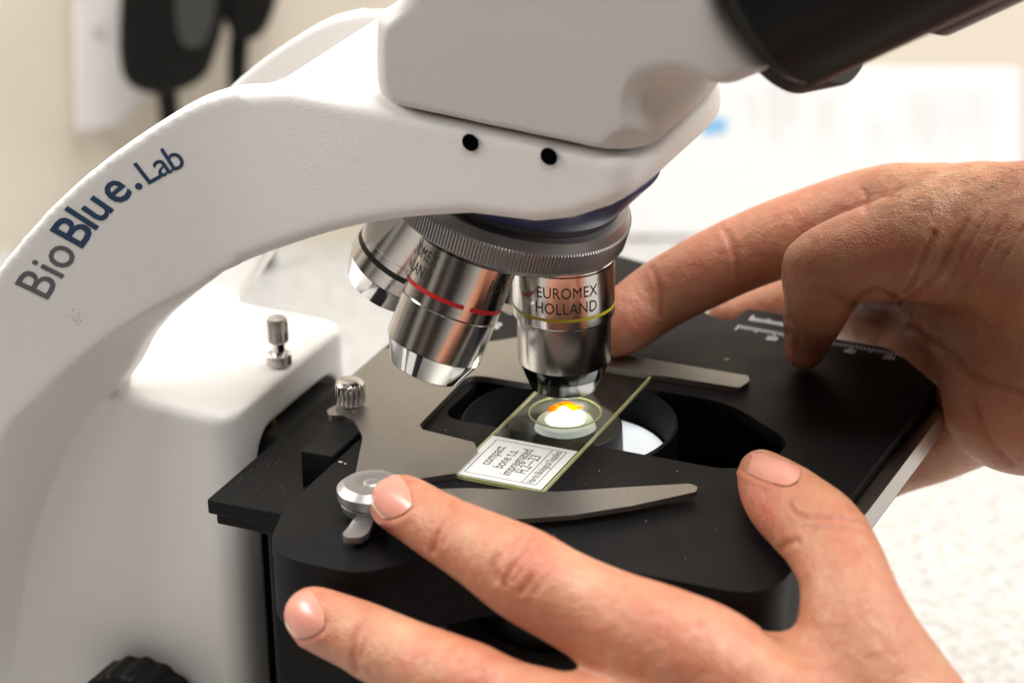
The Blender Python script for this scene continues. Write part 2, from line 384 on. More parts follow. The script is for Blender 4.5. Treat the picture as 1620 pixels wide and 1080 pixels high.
def rint(a, b, r):
    """rounded intersection of two fields"""
    u = np.maximum(a+r, 0); v = np.maximum(b+r, 0); return np.minimum(np.maximum(a, b), -r)+np.sqrt(u*u+v*v) if False else np.where((a > -r) & (b > -r), np.sqrt(u*u+v*v)-r, np.maximum(a, b))
def smin(a, b, k):
    h = np.maximum(k-np.abs(a-b), 0)/k; return np.minimum(a, b)-h*h*k*.25
def smooth_poly(pts, n=6, closed=False):
    P = np.array(pts, float); out = []
    for i in range(len(P)-1):
        p0 = P[max(i-1, 0)]; p1 = P[i]; p2 = P[i+1]; p3 = P[min(i+2, len(P)-1)]
        for k in range(n):
            t = k/n; out.append(.5*((2*p1)+(-p0+p2)*t+(2*p0-5*p1+4*p2-p3)*t*t+(-p0+3*p1-3*p2+p3)*t**3))
    out.append(P[-1]); return np.array(out)

# ================================================================== SETTING
def plane_box(name, c, ax, ay, az, m, kind='structure'):
    pass
tb = box_obj('table', -1500, 2500, -2500, 2500, -190, -150, M['table'], bevel=0); tb['kind'] = 'structure'
nrm = np.array([-CM[2][0], -CM[2][1], 0]); nrm /= np.linalg.norm(nrm); tng = np.array([-nrm[1], nrm[0], 0])   # wall normal towards camera, tangent
if tng@CM[0] < 0: tng = -tng
JP = uz(810, 380, -150)
def wallp(x, y, off=0.):
    """point on the wall plane (offset towards the room) seen at a photo position"""
    q = JP+nrm*off; d = ray(x, y); return CAM+d*(((q-CAM)@nrm)/(d@nrm))
def slab(name, pts, thick, m, parent=None, bevel=1., **k):
    """flat solid on the wall: pts on its front face, thickness towards the wall"""
    n = len(pts); V = [np.array(p) for p in pts]+[np.array(p)-nrm*thick for p in pts]
    F = [list(range(n))[::-1], [n+i for i in range(n)]]+[[i, (i+1) % n, n+(i+1) % n, n+i] for i in range(n)]
    bm = bmesh.new(); vs = [bm.verts.new(v) for v in V]
    for f in F: bm.faces.new([vs[i] for i in f])
    bmesh.ops.recalc_face_normals(bm, faces=list(bm.faces)); return fromB(name, bm, m, parent, bevel=bevel, **k)
wl = slab('wall', [JP-tng*2500-nrm*0+np.array([0, 0, -40.]), JP+tng*2500+np.array([0, 0, -40.]), JP+tng*2500+np.array([0, 0, 1500.]), JP-tng*2500+np.array([0, 0, 1500.])], 60, M['wall'], bevel=0)
wl['kind'] = 'structure'
# socket plate with two black plugs
sp = thing('wall_socket', 'white plastic wall socket plate on the cream wall, left edge behind the arm', 'socket', wallp(150, 100))
slab('socket_plate', [wallp(113, -90, 12), wallp(330, -90, 12), wallp(330, 60, 12), wallp(235, 150, 12), wallp(190, 205, 12), wallp(118, 215, 12)], 11.5, M['trunk'], sp, bevel=3)
sc = wallp(155, 52, 12.5); lathe('screw', sc, nrm, (0, 0, 1), [(-.3, 2.2), (.6, 2.0), (.8, 1.2)], M['alu'], sp, n=20)
def blob_slab(name, px, off, thick, m, parent, bevel=5):
    pts = smooth_poly([*px, px[0]], 5)[:-1]; return slab(name, [wallp(x, y, off) for x, y in pts], thick, m, parent, bevel=bevel)
def cable(name, px, off, r, m, parent):
    P = [wallp(x, y, off) for x, y in smooth_poly(px, 6)]; tube(name, P, [r]*len(P), m, parent)
def tube(name, P, R, m, parent=None, n=12, **k):
    P = np.array(P, float); V = []; F = []
    for i, p in enumerate(P):
        t = P[min(i+1, len(P)-1)]-P[max(i-1, 0)]; a, e1, e2 = frame(t, (.3, .2, .9) if abs(t[2]) < .8*np.linalg.norm(t) else (1, .1, 0))
        for j in range(n): V.append(p+R[i]*(math.cos(2*PI*j/n)*e1+math.sin(2*PI*j/n)*e2))
    for i in range(len(P)-1):
        for j in range(n): F.append([i*n+j, i*n+(j+1) % n, (i+1)*n+(j+1) % n, (i+1)*n+j])
    F.append(list(range(n))[::-1]); F.append([(len(P)-1)*n+j for j in range(n)])
    return mesh_obj(name, V, F, m, parent, **k)
pg = thing('power_plug', 'larger black plug with a cable pushed into the wall socket', 'plug', wallp(260, 60, 20), 'black plugs in the wall socket')
blob_slab('plug_body', [(192, -60), (340, -70), (352, 30), (340, 90), (318, 132), (262, 155), (205, 142), (186, 90)], 45, 32, M['blackplastic'], pg)
blob_slab('grip', [(275, -50), (330, -50), (338, 20), (318, 75), (282, 60)], 47, 3, mat('charcoal_plastic', (.03, .03, .028), .6), pg, bevel=1)
cable('cable', [(262, 130), (268, 190), (266, 260), (230, 330), (180, 420), (170, 520)], 25, 4.4, M['blackplastic'], pg)
pg2 = thing('power_plug', 'smaller black plug at the right of the pair on the wall', 'plug', wallp(395, 20, 20), 'black plugs in the wall socket')
blob_slab('plug_body', [(352, -80), (430, -90), (438, -10), (425, 40), (402, 66), (372, 62), (352, 20)], 40, 28, M['blackplastic'], pg2)
cable('cable', [(380, 50), (376, 110), (380, 190), (400, 300), (420, 420)], 25, 4.2, M['blackplastic'], pg2)
# printed sheet on the wall
ps = thing('paper_sheet', 'white printed sheet with faint grey columns and a blue mark, behind the microscope', 'paper', wallp(1320, 350, 1))
slab('sheet', [wallp(x, y, 3.0) for x, y in rounded([(985, 100), (1615, 108), (1618, 380), (985, 372)], [2, 12, 2, 2])], 1.0, M['paper'], ps, bevel=0)
bars = []
for x0, x1, y0, y1, st in ((1162, 1200, 145, 215, 9), (1212, 1262, 130, 245, 8), (1290, 1330, 150, 250, 10), (1370, 1400, 190, 240, 10), (1440, 1572, 140, 258, 9)):
    x = x0
    while x < x1:
        e = y1-random.random()*60; x += random.choice((0, 0, 0, 7)); p = [wallp(x, y0, 3.15), wallp(x+3, y0, 3.15), wallp(x+3, e, 3.15), wallp(x, e, 3.15)]; bars.append((p, [[3, 2, 1, 0]])); x += st
V_, F_ = merge(bars); mesh_obj('print_columns', V_, F_, M['palegrey'], ps, smooth=False)
mesh_obj('blue_mark', [wallp(x, y, 3.2) for x, y in [(1108, 190), (1148, 184), (1150, 210), (1110, 216)]], [[3, 2, 1, 0]], M['paleblue'], ps, smooth=False)

# ================================================================== MICROSCOPE
mic = thing('microscope', 'white and grey microscope with black stage and silver objectives, held by two hands', 'microscope', (-60, 0, -150))
def yface(x):
    """half width of the arm: flares towards its foot"""
    t = -(x+85)/8.; return np.minimum(37.+.45*8.*np.where(t > 20, t, np.log1p(np.exp(np.minimum(t, 20)))), 80.)
def on_face(x, y, out=0):
    p = uy(x, y, -37.)
    for _ in range(12): p = uy(x, y, -float(yface(p[0]))-out)
    return p
outer_px = [(22, 389), (59, 348), (122, 285), (185, 237), (241, 200), (289, 170), (333, 152), (370, 145)]
inner_px = [(0, 687), (30, 657), (93, 594), (144, 551), (193, 518), (237, 491), (289, 462), (340, 437), (411, 407), (519, 371), (600, 354), (680, 346), (742, 343)]
outer = [tuple(on_face(x, y)[[0, 2]]) for x, y in outer_px]
inner = [tuple(on_face(x, y)[[0, 2]]) for x, y in inner_px]
o0, i0 = outer[0], inner[0]
outer = [(o0[0]-62, -150), (o0[0]-66, -90), (o0[0]-56, -35), (o0[0]-32, 8)]+outer
inner = [(i0[0]-40, -150), (i0[0]-38, -100), (i0[0]-22, -55)]+inner
outer = smooth_poly(outer, 4); _fix = outer.copy()
for _ in range(14): _fix[1:-1] = .5*_fix[1:-1]+.25*(_fix[:-2]+_fix[2:])
outer = _fix; inner = smooth_poly(inner, 4); _fi = inner.copy()
for _ in range(5): _fi[1:-1] = .5*_fi[1:-1]+.25*(_fi[:-2]+_fi[2:])
inner = _fi
poly = list(map(tuple, outer))+[(-60, 97), (-34, 95.8), (43, 90.3), (43, 88.5), (37, 83.2), (28, 77.2), (18, 72.5), (8, 70)]+list(map(tuple, inner[::-1]))
h = 1.1
gx, gy, gz = grid((-250, -86, -156), (50, 86, 102), h)
X = gx[:, None, None]; Y = gy[None, :, None]; Z = gz[None, None, :]
P2 = poly_sd(poly, gx[:, None], gz[None, :])[:, None, :]
rounding = 3.5
bnd_px = [(345, 436), (268, 496), (226, 541), (204, 582), (178, 620), (146, 664), (110, 716), (78, 788), (53, 868), (38, 945), (31, 1010), (28, 1085)]
bnd = [tuple(uy(x, y, -40)[[0, 2]]) for x, y in bnd_px]; bnd = [tuple(v) for v in smooth_poly(bnd+[(bnd[-1][0]+1, -150)], 3)]
yf = yface(gx.astype(float)).astype(np.float32)[:, None, None]
F = rint(P2, np.abs(Y)-yf+0*Z, rounding)
# hollowed transition from the arm's face to the narrower column
kb = min(range(len(inner)), key=lambda i: abs(inner[i][0]-bnd[0][0])+abs(inner[i][1]-bnd[0][1]))
poly2 = list(map(tuple, outer))+[(-62, 92)]+list(map(tuple, inner[kb:][:3][::-1]))+bnd
P3_ = poly_sd(poly2, gx[:, None], gz[None, :])[:, None, :]
t_ = np.clip(P2/(np.maximum(P2, 0)+np.maximum(-P3_, 0)+.01), 0, 1)
wv = yf*(1-t_)+39.5*t_
G_ = rint(P3_, (np.abs(Y)-wv)*.8+0*Z, 1.5)
F = np.minimum(F, np.maximum(G_, -P2-4+0*Y))
# rounded plan at the nose
plan = np.where(X > -40, nose_plan(X, Y, 42.5, 18., 32.), -20.)
F = rint(F, plan+0*Z, 3.)
# hollow at the back between the two ribs
hol = [(-70, 110), (-76, 60), (-100, 42), (-130, 18), (-152, -20), (-165, -60), (-170, -120), (-300, -120), (-300, 110)]
H2 = poly_sd(hol, gx[:, None], gz[None, :])[:, None, :]
F = np.maximum(F, -rint(H2, np.abs(Y-1)-27.+0*Z, 5.))
# the arm is hollow towards the column: a shell with a rib on each side
inn = np.maximum(-(P2+20), np.maximum(2.0-Z, X+66))
F = np.maximum(F, -rint(inn+0*Y, np.abs(Y)-31.+0*Z+0*X, 4.))
# column that carries the stage
colp = [(-80.5, .8), (-80.5, -150), (-190, -150), (-170, -40), (-150, 4), (-125, 1.5)]
C2 = poly_sd(colp, gx[:, None], gz[None, :])[:, None, :]
CW = 35.5; CY = -4.5
cor = np.sqrt(np.maximum(np.abs(Y-CY)-(CW-9), 0)**2+np.maximum(X-(-80.5-9), 0)**2)-9
Cc = rint(C2, np.maximum(cor, np.abs(Y-CY)-CW)+0*Z, 3.)
slot = np.sqrt(np.maximum(np.abs(Y+2)-15, 0)**2+np.maximum(Z-(-19), 0)**2)-9+0*X
Cc = np.maximum(Cc, -np.maximum(slot, -(X+94)))
F = smin(F, Cc, 2.5)
V_, Q_ = sdf_mesh(F.astype(np.float32), (gx[0], gy[0], gz[0]), h, 3)
arm = mesh_obj('arm', V_, Q_, M['white'], mic, angle=180)
del F, Cc, P2, H2, C2
# set screw holes in the nose of the arm, their shade painted as black discs
for (x, y) in ((745, 225), (869, 247)):
    p = uy(x, y, -37.2); g = lathe('set_screw', (p[0], -37.6, p[2]), (0, 1, 0), (0, 0, 1), [(.1, 2.3), (.0, 2.2), (.3, 1.7), (3, 1.3)], M['shadeblack'], mic, n=24, cap=True)
# base
bs = prism('base', rounded([(-205, -62), (-60, -62), (70, -55), (110, -40), (110, 40), (70, 55), (-60, 62), (-205, 62)], 18), -150, -128, M['white'], mic, bevel=5)
lathe('lamp_housing', (0, 0, -128.), (0, 0, 1), (1, 0, 0), [(-.5, 30), (14, 29), (18, 26), (18.5, 22)], M['blackplastic'], mic)
# lettering
let_px = [('B', (76, 474), 0, 'g'), ('i', (98, 441), 0, 'g'), ('o', (105, 429), 0, 'g'), ('B', (130, 393), 0, 'b'), ('l', (151, 364), 0, 'b'), ('u', (160, 353), 0, 'b'),
          ('e', (187, 326), 0, 'b'), ('.', (218, 301), 0, 'b'), ('L', (236, 292), 1, 'b'), ('a', (255, 281), 1, 'b'), ('b', (275, 271), 1, 'b')]
BL = smooth_poly([(60, 500), (76, 474), (98, 440), (130, 393), (154, 362), (183, 331), (215, 305), (236, 291), (262, 277), (290, 264), (320, 251)], 8)
for colr, nm, mm in (('g', 'grey_lettering', 'greyink'), ('b', 'blue_lettering', 'blueink')):
    parts = []
    for ch, (x, y), small, cc in let_px:
        if cc != colr: continue
        k = int(np.argmin(((BL-np.array([x, y]))**2).sum(1))); k2 = min(k+5, len(BL)-1); tp = BL[k2]-BL[max(k-1, 0)]
        A = on_face(x, y); B = on_face(x+tp[0]*.5, y+tp[1]*.5)
        t = np.array([B[0]-A[0], B[2]-A[2]]); t /= np.linalg.norm(t); nn = np.array([-t[1], t[0]])
        size = 13.2 if not small else 9.8
        v, f = text2d(ch, size, .014*size if cc == 'b' and not small else .006*size); v[:, 0] -= v[:, 0].min(); v[:, 0] *= .96
        v, f = subdiv2d(v, f, 2.5)
        xz = np.array([A[0], A[2]])+v[:, :1]*t+v[:, 1:2]*nn
        parts.append((np.stack([xz[:, 0], -yface(xz[:, 0])-.12, xz[:, 1]], 1), f))
    v, f = merge(parts); mesh_obj(nm, v, f, M[mm], mic, smooth=False)
# two small scuffs below the lettering
sc_parts = []
for _ in range(16):
    p = on_face(122+random.gauss(0, 9), 502+random.gauss(0, 6)); r = .12+random.random()*.25; a = random.random()*6
    q = [(p[0]+r*math.cos(a+k*1.257)*(1.8 if k % 2 else .7), p[2]+r*math.sin(a+k*1.257)) for k in range(5)]
    sc_parts.append(([(u, -float(yface(u))-.06, w) for u, w in q], [[0, 1, 2, 3, 4]]))
v, f = merge(sc_parts); mesh_obj('scuff_marks', v, f, mat('grey_scuff', (.58, .56, .55), .6), mic, smooth=False)

# head
h = 1.0
gx, gy, gz = grid((-43, -44, 86), (76, 44, 176), h); X = gx[:, None, None]; Y = gy[None, :, None]; Z = gz[None, None, :]
lowp = [(-36.5, 97.0), (60, 90.2), (60, 118), (-36.5, 118)]
L2 = poly_sd(lowp, gx[:, None], gz[None, :])[:, None, :]
HW = 38.
plan = np.where(X > -10, nose_plan(X, Y), np.sqrt(np.maximum(np.abs(Y)-(HW-12), 0)**2+np.maximum(-X-(37.5-12), 0)**2)-12)
A_ = rint(L2, plan+0*Z, 2.2)
upp = [(-37, 100), (37, 97), (43, 104), (68, 117.5), (51, 137), (25, 172), (-5, 170), (-15, 146), (-22, 131), (-29, 121), (-34.5, 113), (-37, 106)]
U2 = poly_sd(upp, gx[:, None], gz[None, :])[:, None, :]
pl2 = np.sqrt(np.maximum(np.abs(Y)-(HW-12), 0)**2+np.maximum(-X-(37.5-12), 0)**2)-12
B_ = rint(U2, pl2+0*Z, 4.)
F = smin(A_, B_, 5.)
ca, cb = np.array([46., -47., 105.]), np.array([56., 20., 105.]); ce = cb-ca
tt = np.clip(((X-ca[0])*ce[0]+(Y-ca[1])*ce[1]+(Z-ca[2])*ce[2])/(ce@ce), 0, 1)
cap_ = np.sqrt((X-ca[0]-ce[0]*tt)**2+(Y-ca[1]-ce[1]*tt)**2+((Z-ca[2]-ce[2]*tt)*1.35)**2)-11.
F = -smin(-F, cap_, 7.)
F = np.maximum(F, np.abs(Y)-38.05)
V_, Q_ = sdf_mesh(F.astype(np.float32), (gx[0], gy[0], gz[0]), h, 3)
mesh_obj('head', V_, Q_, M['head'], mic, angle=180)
prism('head_joint', rounded([(-32, -34.6), (33.5, -34.6), (33.5, 34), (-32, 34)], [10, 12, 27, 10], 8), 86, 100, M['ink'], mic, bevel=0)
# binocular part
ta = np.array([math.cos(math.radians(29)), 0, math.sin(math.radians(29))]); tn = np.array([-ta[2], 0, ta[0]])
hb = np.array([59.5, 0, 130.])
def tubes(name, c, ax, prof, m, parent, **k): return lathe(name, c, ax, (0, 1, 0), prof, m, parent, n=72, **k)
etb = tubes('binocular_collar', hb-ta*7+tn*1.5, ta, [(0, 29), (1, 30.5), (11, 32.3), (12, 31.8)], M['collar'], mic)
for s in (-1, 1):
    c = hb+np.array([0, s*21, 0])+ta*(3 if s < 0 else 20)+tn*(1 if s < 0 else -7)
    t_ = tubes('eyepiece_tube', c, ta, [(0, 20.0), (1.5, 24), (5, 26.0), (62, 24.0), (64, 22), (64.5, 19), (80, 18.5), (81, 20), (108, 20), (110, 17)], M['blackplastic'], mic)
    tubes('eye_lens', c+ta*109, ta, [(0, 12), (1.5, 11), (2, 2)], M['darkchrome'], t_)
bm = bmesh.new(); box(bm, -24, 24, -22, 22, -8, 8); RM = Matrix(((ta[0], 0, tn[0]), (0, 1, 0), (ta[2], 0, tn[2])))
for v in bm.verts: v.co = RM @ v.co + Vector(hb+ta*48+tn*14)
fromB('bridge', bm, M['blackplastic'], mic, bevel=6)

# nosepiece
BETA = math.radians(16.7); AX = np.array([-math.sin(BETA), 0, -math.cos(BETA)]); APX = np.array([0, 0, 112.])
CV = np.array([.4, -.9, .1])
lathe('nosepiece_mount', APX, AX, CV, [(32.5, 32), (33.5, 36), (46.4, 29.3), (46.6, 27)], M['navy'], mic, n=96)
lathe('mount_ring', APX, AX, CV, [(46.4, 27.4), (46.8, 28.7), (48.2, 29), (49, 28)], M['ink'], mic, n=96)
nT = 220
lathe('nosepiece', APX, AX, CV, [(48, 27), (48.8, 31.2), (51.4, 32.4), (51.8, 33), (57.2, 33), (57.8, 32.2), (61, 28), (63.2, 5)], M['knurl'], mic, n=nT*8, teeth={3: (nT*2, .6), 4: (nT*2, .6)}, angle=25)
def objdir(phi):
    a = AX; p = np.array([0, 0, -1.])-a*math.cos(BETA); w = np.cross(a, p); return math.cos(BETA)*a+math.cos(phi)*p+math.sin(phi)*w
def objective(phi, prof, msel, band, bandmat, lines, rot, gap=None, label=None, size=3.3, extra=None):
    d = objdir(phi); O = APX+d*(66 if abs(phi) < .1 else 64.5)
    toc = CAM-O; a, e1, e2 = frame(d, toc)          # e1 faces the camera
    b = lathe('objective', O, d, toc, prof, M['chrome'], mic, n=96, mats=[M['chrome'], M['chromebright'], M['darkchrome'], M['ink']], msel=msel, props={'label': label})
    r0 = band[2]; n = 90; V = []; F = []
    for i in range(n+1):
        t = (i/n)*2*PI
        for s in band[:2]: V.append(O+a*s+(r0+.05)*(math.cos(t)*e1+math.sin(t)*e2))
    for i in range(n):
        t = math.degrees((i/n)*2*PI)
        if gap and gap[0] < (t+180) % 360-180 < gap[1]: continue
        F.append([2*i, 2*i+1, 2*i+3, 2*i+2])
    mesh_obj('colour_band', V, F, M[bandmat], b)
    parts = []
    sg = 1 if (np.cross(-a, e1))@CM[0] > 0 else -1
    for txt, s, ang, sz in lines:
        v, f = text2d(txt, sz, 0., 'CENTER', 1.04); v, f = subdiv2d(v, f, .8)
        th = math.radians(ang)+v[:, 0]*.80/r0
        side = np.cross(-a, e1)  # to the right seen from outside when up = -a
        P = O+a*(s-v[:, 1:2])+(r0+.06)*(np.cos(th)[:, None]*e1+np.sin(th)[:, None]*side)
        parts.append((P, f))
    if parts:
        v, f = merge(parts); mesh_obj('lettering', v, f, M['ink'], b, smooth=False)
    return b
p10 = [(-4, 11.5), (-.6, 11.5), (-.4, 13.2), (0, 13.6), (.4, 13.6), (.5, 13.3), (.8, 13.3), (.9, 13.6), (15.6, 13.6), (16.1, 12.9), (16.4, 12.7), (29.2, 12.5), (29.4, 12.3), (33.2, 10.9), (37.3, 9.2), (37.6, 8.8), (37.4, 4)]
objective(0, p10, [0, 0, 0, 0, 2, 2, 2, 0, 1, 2, 0, 2, 2, 0, 3, 3], (12.4, 13.3, 13.6), 'yellow', [('EUROMEX', 6.6, 4, 4.5), ('HOLLAND', 11.0, 3, 4.5)], 0, label='upright objective with yellow band above the slide')
p4 = [(-4, 11), (-.6, 11), (-.4, 12.6), (0, 13.1), (.5, 13.1), (.7, 12.8), (1.1, 12.8), (1.3, 13.1), (16.3, 13.1), (16.6, 12.8), (16.8, 13.0), (28.6, 12.9), (28.9, 12.7), (35.6, 9.4), (36, 8.8), (35.8, 5)]
objective(PI/2, p4, [0, 0, 0, 0, 2, 2, 2, 0, 0, 0, 0, 2, 1, 1, 3], (12.2, 13.4, 13.1), 'red', [('EUROMEX', 6.0, -68, 4.5), ('HOLLAND', 10.4, -70, 4.5), ('IOS', 7.2, 50, 5.0)], 0, gap=(-27, -16), label='slanted objective with a broken red band')
p40 = [(-4, 11), (-.6, 11), (-.4, 12.4), (0, 13.0), (13.6, 13.0), (13.9, 12.7), (22, 12.7), (22.4, 12.4), (28.6, 9.9), (29, 9.0), (28.8, 5)]
objective(PI*.86, p40, [0, 0, 0, 0, 1, 0, 2, 1, 2, 3], (16.2, 17.8, 12.7), 'ink', [('EUROMEX', 4.4, 6, 4.5), ('HOLLAND', 8.8, 4, 4.5)], 0, label='rearmost objective with a black band')
objective(-PI/2, p4, [0, 0, 0, 0, 2, 2, 2, 0, 0, 0, 0, 2, 1, 1, 3], (12.2, 13.4, 13.1), 'ink', [], 0)

# stage ------------------------------------------------------------
st_loop = rounded([(-45, -76), (-38, -99.5), (-12, -99.5), (2, -84), (12, -73.5), (84.5, -72.5), (87.5, 74.5), (12, 76.5), (-8, 104), (-30, 109), (-45.5, 109)], [8, 17, 12, 10, 10, 13, 13, 10, 10, 10, 6], 8)
open_loop = rounded([(-31, 18), (-24, 24.5), (38, 24.5), (61, 9), (61, -6), (50, -13.2), (-31, -13.2)], [6, 6, 25, 10, 12, 10, 6], 8)
stage = prism('stage', st_loop, -4.5, -1, M['black'], mic, holes=[open_loop], bevel=.7)
low_loop = rounded([(-45, -76), (-38, -99), (-12, -99), (2, -83.5), (12, -73), (84, -72), (86.5, 74), (12, 76), (-8, 103), (-45, 103)], [8, 16.5, 12, 10, 10, 13, 13, 10, 10, 6], 8)
hol2 = [(29.6*math.cos(2*PI*i/60)+1, 29.6*math.sin(2*PI*i/60)) for i in range(60)]
prism('stage_carriage', low_loop, -21, -4.6, M['black'], stage, holes=[rounded([(-33, -15), (63, -15), (63, 27), (-33, 27)], [6, 12, 14, 6])], bevel=.8)
prism('shade_floor', rounded([(-36, -31), (72, -31), (72, 31), (-36, 31)], 3), -20.8, -20.2, M['shadeblack'], stage, holes=[hol2], bevel=0)  # added floor, near black for the deep shade below the opening
prism('stage_edge_plate', rounded([(70, -42), (89.5, -42), (91.5, 72), (70, 72)], [2, 12, 4, 2]), -12, -5.2, M['steelbrown'], stage, bevel=.5)
box_obj('rear_plate', -75.6, -45.3, -63.5, 66, -15, -10.6, M['black'], stage, bevel=.6)
box_obj('rear_plate_lip', -74, -45.3, -62, 66, -18.5, -15.1, M['blackplastic'], stage, bevel=.6)
box_obj('slide_rail', -55.6, -46.3, -47.5, 70, -12, 0.0, M['black'], stage, bevel=.35)
box_obj('focus_block', -64, -38, -54, 30, -120, -21.2, M['blackplastic'], mic, bevel=2)
box_obj('focus_carrier', -93, -60, -20, 16, -140, -13, M['ink'], mic, bevel=1)
lathe('rack_rod', (-84, -13, -60), (0, 0, 1), (1, 0, 0), [(0, 1.3), (50, 1.3)], mat('brass', (.5, .36, .16), .3, 1.), mic, n=20)
lathe('slot_stop', (-84, 13, -19), (1, 0, 0), (0, 1, 0), [(0, 5.2), (1.6, 5), (2, 4.2)], M['alu'], mic, n=32)
# optics in the opening
lathe('stage_insert', (1, 0, -7), (0, 0, 1), (1, 0, 0), [(-6, 28.2), (-6, 29.5), (4.2, 29.5), (4.6, 29.0), (4.6, 28.5), (-6, 28.1)], M['black'], stage, n=96, cap=False)
lathe('glow_disc', (3.5, 0, -13.5), (0, 0, 1), (1, 0, 0), [(0, 24.6), (1.2, 24.5), (1.5, 24.2)], M['glowdisc'], mic, n=72)  # added glowing disc in place of the reflected wall
lathe('condenser_rim', (0, 0, -7), (0, 0, 1), (1, 0, 0), [(-12, 16), (3.3, 15.5), (3.6, 15), (3.6, 9), (2.4, 8.6)], M['ink'], mic, n=64)
con = lathe('condenser', (0, 0, -60), (0, 0, 1), (1, 0, 0), [(0, 26), (20, 26), (30, 22), (40, 20), (41, 17)], M['blackplastic'], mic, n=64)
lathe('lens_edge', (0, 0, -3.3), (0, 0, 1), (1, 0, 0), [(-1, 8.4), (1.0, 7.6), (1.3, 5.6)], M['lampdim'], con, n=48)
lathe('lens', (0, 0, -3.3), (0, 0, 1), (1, 0, 0), [(1.31, 5.5), (1.6, 4.4), (1.75, 3.4)], M['lampring'], con, n=48)
lathe('lit_lamp_image', (0, 2.2, -3.3), (0, 0, 1), (1, 0, 0), [(1.76, 3.3), (2.05, 2.2), (2.2, .3)], M['lampcore'], con, n=32)
ring = lathe('condenser_ring', (0, 0, -76), (0, 0, 1), (1, 0, 0), [(0, 33), (1, 35.5), (15, 35.5), (16, 33)], M['blacksoft'], con, n=60*8, teeth={1: (120, 1.0), 2: (120, 1.0)})
# focus knob low on the column side
kp = uy(208, 1160, -54)
fk = lathe('focus_knob', (kp[0], -34, kp[2]), (0, -1, 0), (0, 0, 1), [(0, 15), (8, 15), (8.5, 19), (20, 19.3), (21, 18.4), (22, 14), (21.4, 13)], M['blackplastic'], mic, n=36*8, teeth={3: (36, .7), 2: (36, .7)})
# thumb screw on top of the column
lp = uz(442, 577, .8)
ls = thing_lock = lathe('lock_screw', (lp[0], lp[1], .9), (0, 0, 1), (1, 0, 0), [(0, 3.1), (.3, 3.5), (3.3, 3.5), (3.8, 2.9), (4.0, 1.8), (7.0, 1.8), (7.2, 2.7), (7.6, 3.0), (13.4, 3.0), (14.4, 2.5), (14.9, 1.2)], M['chrome'], mic, n=26*8, teeth={1: (52, .35), 2: (52, .35), 7: (52, .35), 8: (52, .35)})

# scales
def ticks(name, x0, y0, x1, y1, n, z, parent, long=3.6, short=2.0, sgn=-1):
    V = []; F = []; d = np.array([x1-x0, y1-y0]); L_ = np.linalg.norm(d); d /= L_; q = np.array([-d[1], d[0]])*sgn
    for i in range(n+1):
        c = np.array([x0, y0])+d*L_*i/n; l = long if i % 10 == 0 else (2.9 if i % 5 == 0 else short); w = .21; o = len(V)
        for a, b in ((-w, 0), (w, 0), (w, l), (-w, l)): p = c+d*a+q*b; V.append((p[0], p[1], z))
        F.append([o, o+1, o+2, o+3] if sgn > 0 else [o+3, o+2, o+1, o])
    return mesh_obj(name, V, F, M['whiteink'], parent, smooth=False)
def num(s, x, y, z, size, ux_, uy_, parent=None):
    v, f = text2d(s, size, .03*size, 'CENTER'); u_ = np.array(ux_, float); w_ = np.array(uy_, float)
    P = np.array([x, y])+v[:, :1]*u_+v[:, 1:2]*w_; return np.column_stack([P, np.full(len(P), z)]), f
ticks('scale_marks', 23, 74.0, 81, 72.6, 50, -.93, stage)
nn = [num(s, x, 67.6, -.93, 3.4, (1, 0), (0, 1)) for s, x in (('20', 34.6), ('30', 46.2), ('40', 57.8), ('50', 69.4), ('60', 79))]
v, f = merge(nn); mesh_obj('scale_numerals', v, f, M['whiteink'], stage, smooth=False)
vp = prism('vernier_plate', rounded([(19, 77), (40, 76.5), (40, 86), (21, 87)], 1.5), -5, -1.4, M['black'], stage, bevel=.3)
ticks('vernier_marks', 24, 79.2, 38, 79, 14, -1.33, vp, sgn=1)
nn = [num(s, x, y, -.93, 4.4, (0, 1), (-1, 0)) for s, x, y in (('60', -41, 58.5), ('50', -41, 47), ('40', -41, 36))]
v, f = merge(nn); mesh_obj('rear_numerals', v, f, M['whiteink'], stage, smooth=False)
# flakes of dust and chips
pp = []
for (x, y, r) in ((538, 730, .9), (546, 733, .5), (1150, 568, .9), (1071, 745, .35), (948, 744, .3), (1022, 824, .25), (705, 680, .35)):
    p = uz(x, y, -.9); pts = [(p[0]+r*random.uniform(.4, 1.2)*math.cos(a), p[1]+.6*r*random.uniform(.4, 1.2)*math.sin(a), -.9) for a in np.linspace(0, 2*PI, 8)[:-1]]
    mesh_obj('paint_chip', pts, [list(range(7))], M['whiteink'], stage, smooth=False)
# fine dust over the black plates
dd = []
for _ in range(130):
    if random.random() < .5: x, y, z = random.uniform(-74, -57), random.uniform(-62, 10), -10.53
    else:
        x, y, z = random.uniform(-55, 84), random.uniform(-95, 70), -.93
        if (y < -70 and x > -8) or (-32 < x < 62 and -15 < y < 27) or x < -45: continue
    r = random.uniform(.05, .14); dd.append(([(x+r*math.cos(a), y+r*math.sin(a), z) for a in (0, 1.5, 3, 4.5)], [[0, 1, 2, 3]]))
v, f = merge(dd); du = mesh_obj('dust_specks', v, f, M['whiteink'], stage, smooth=False); du['kind'] = 'stuff'

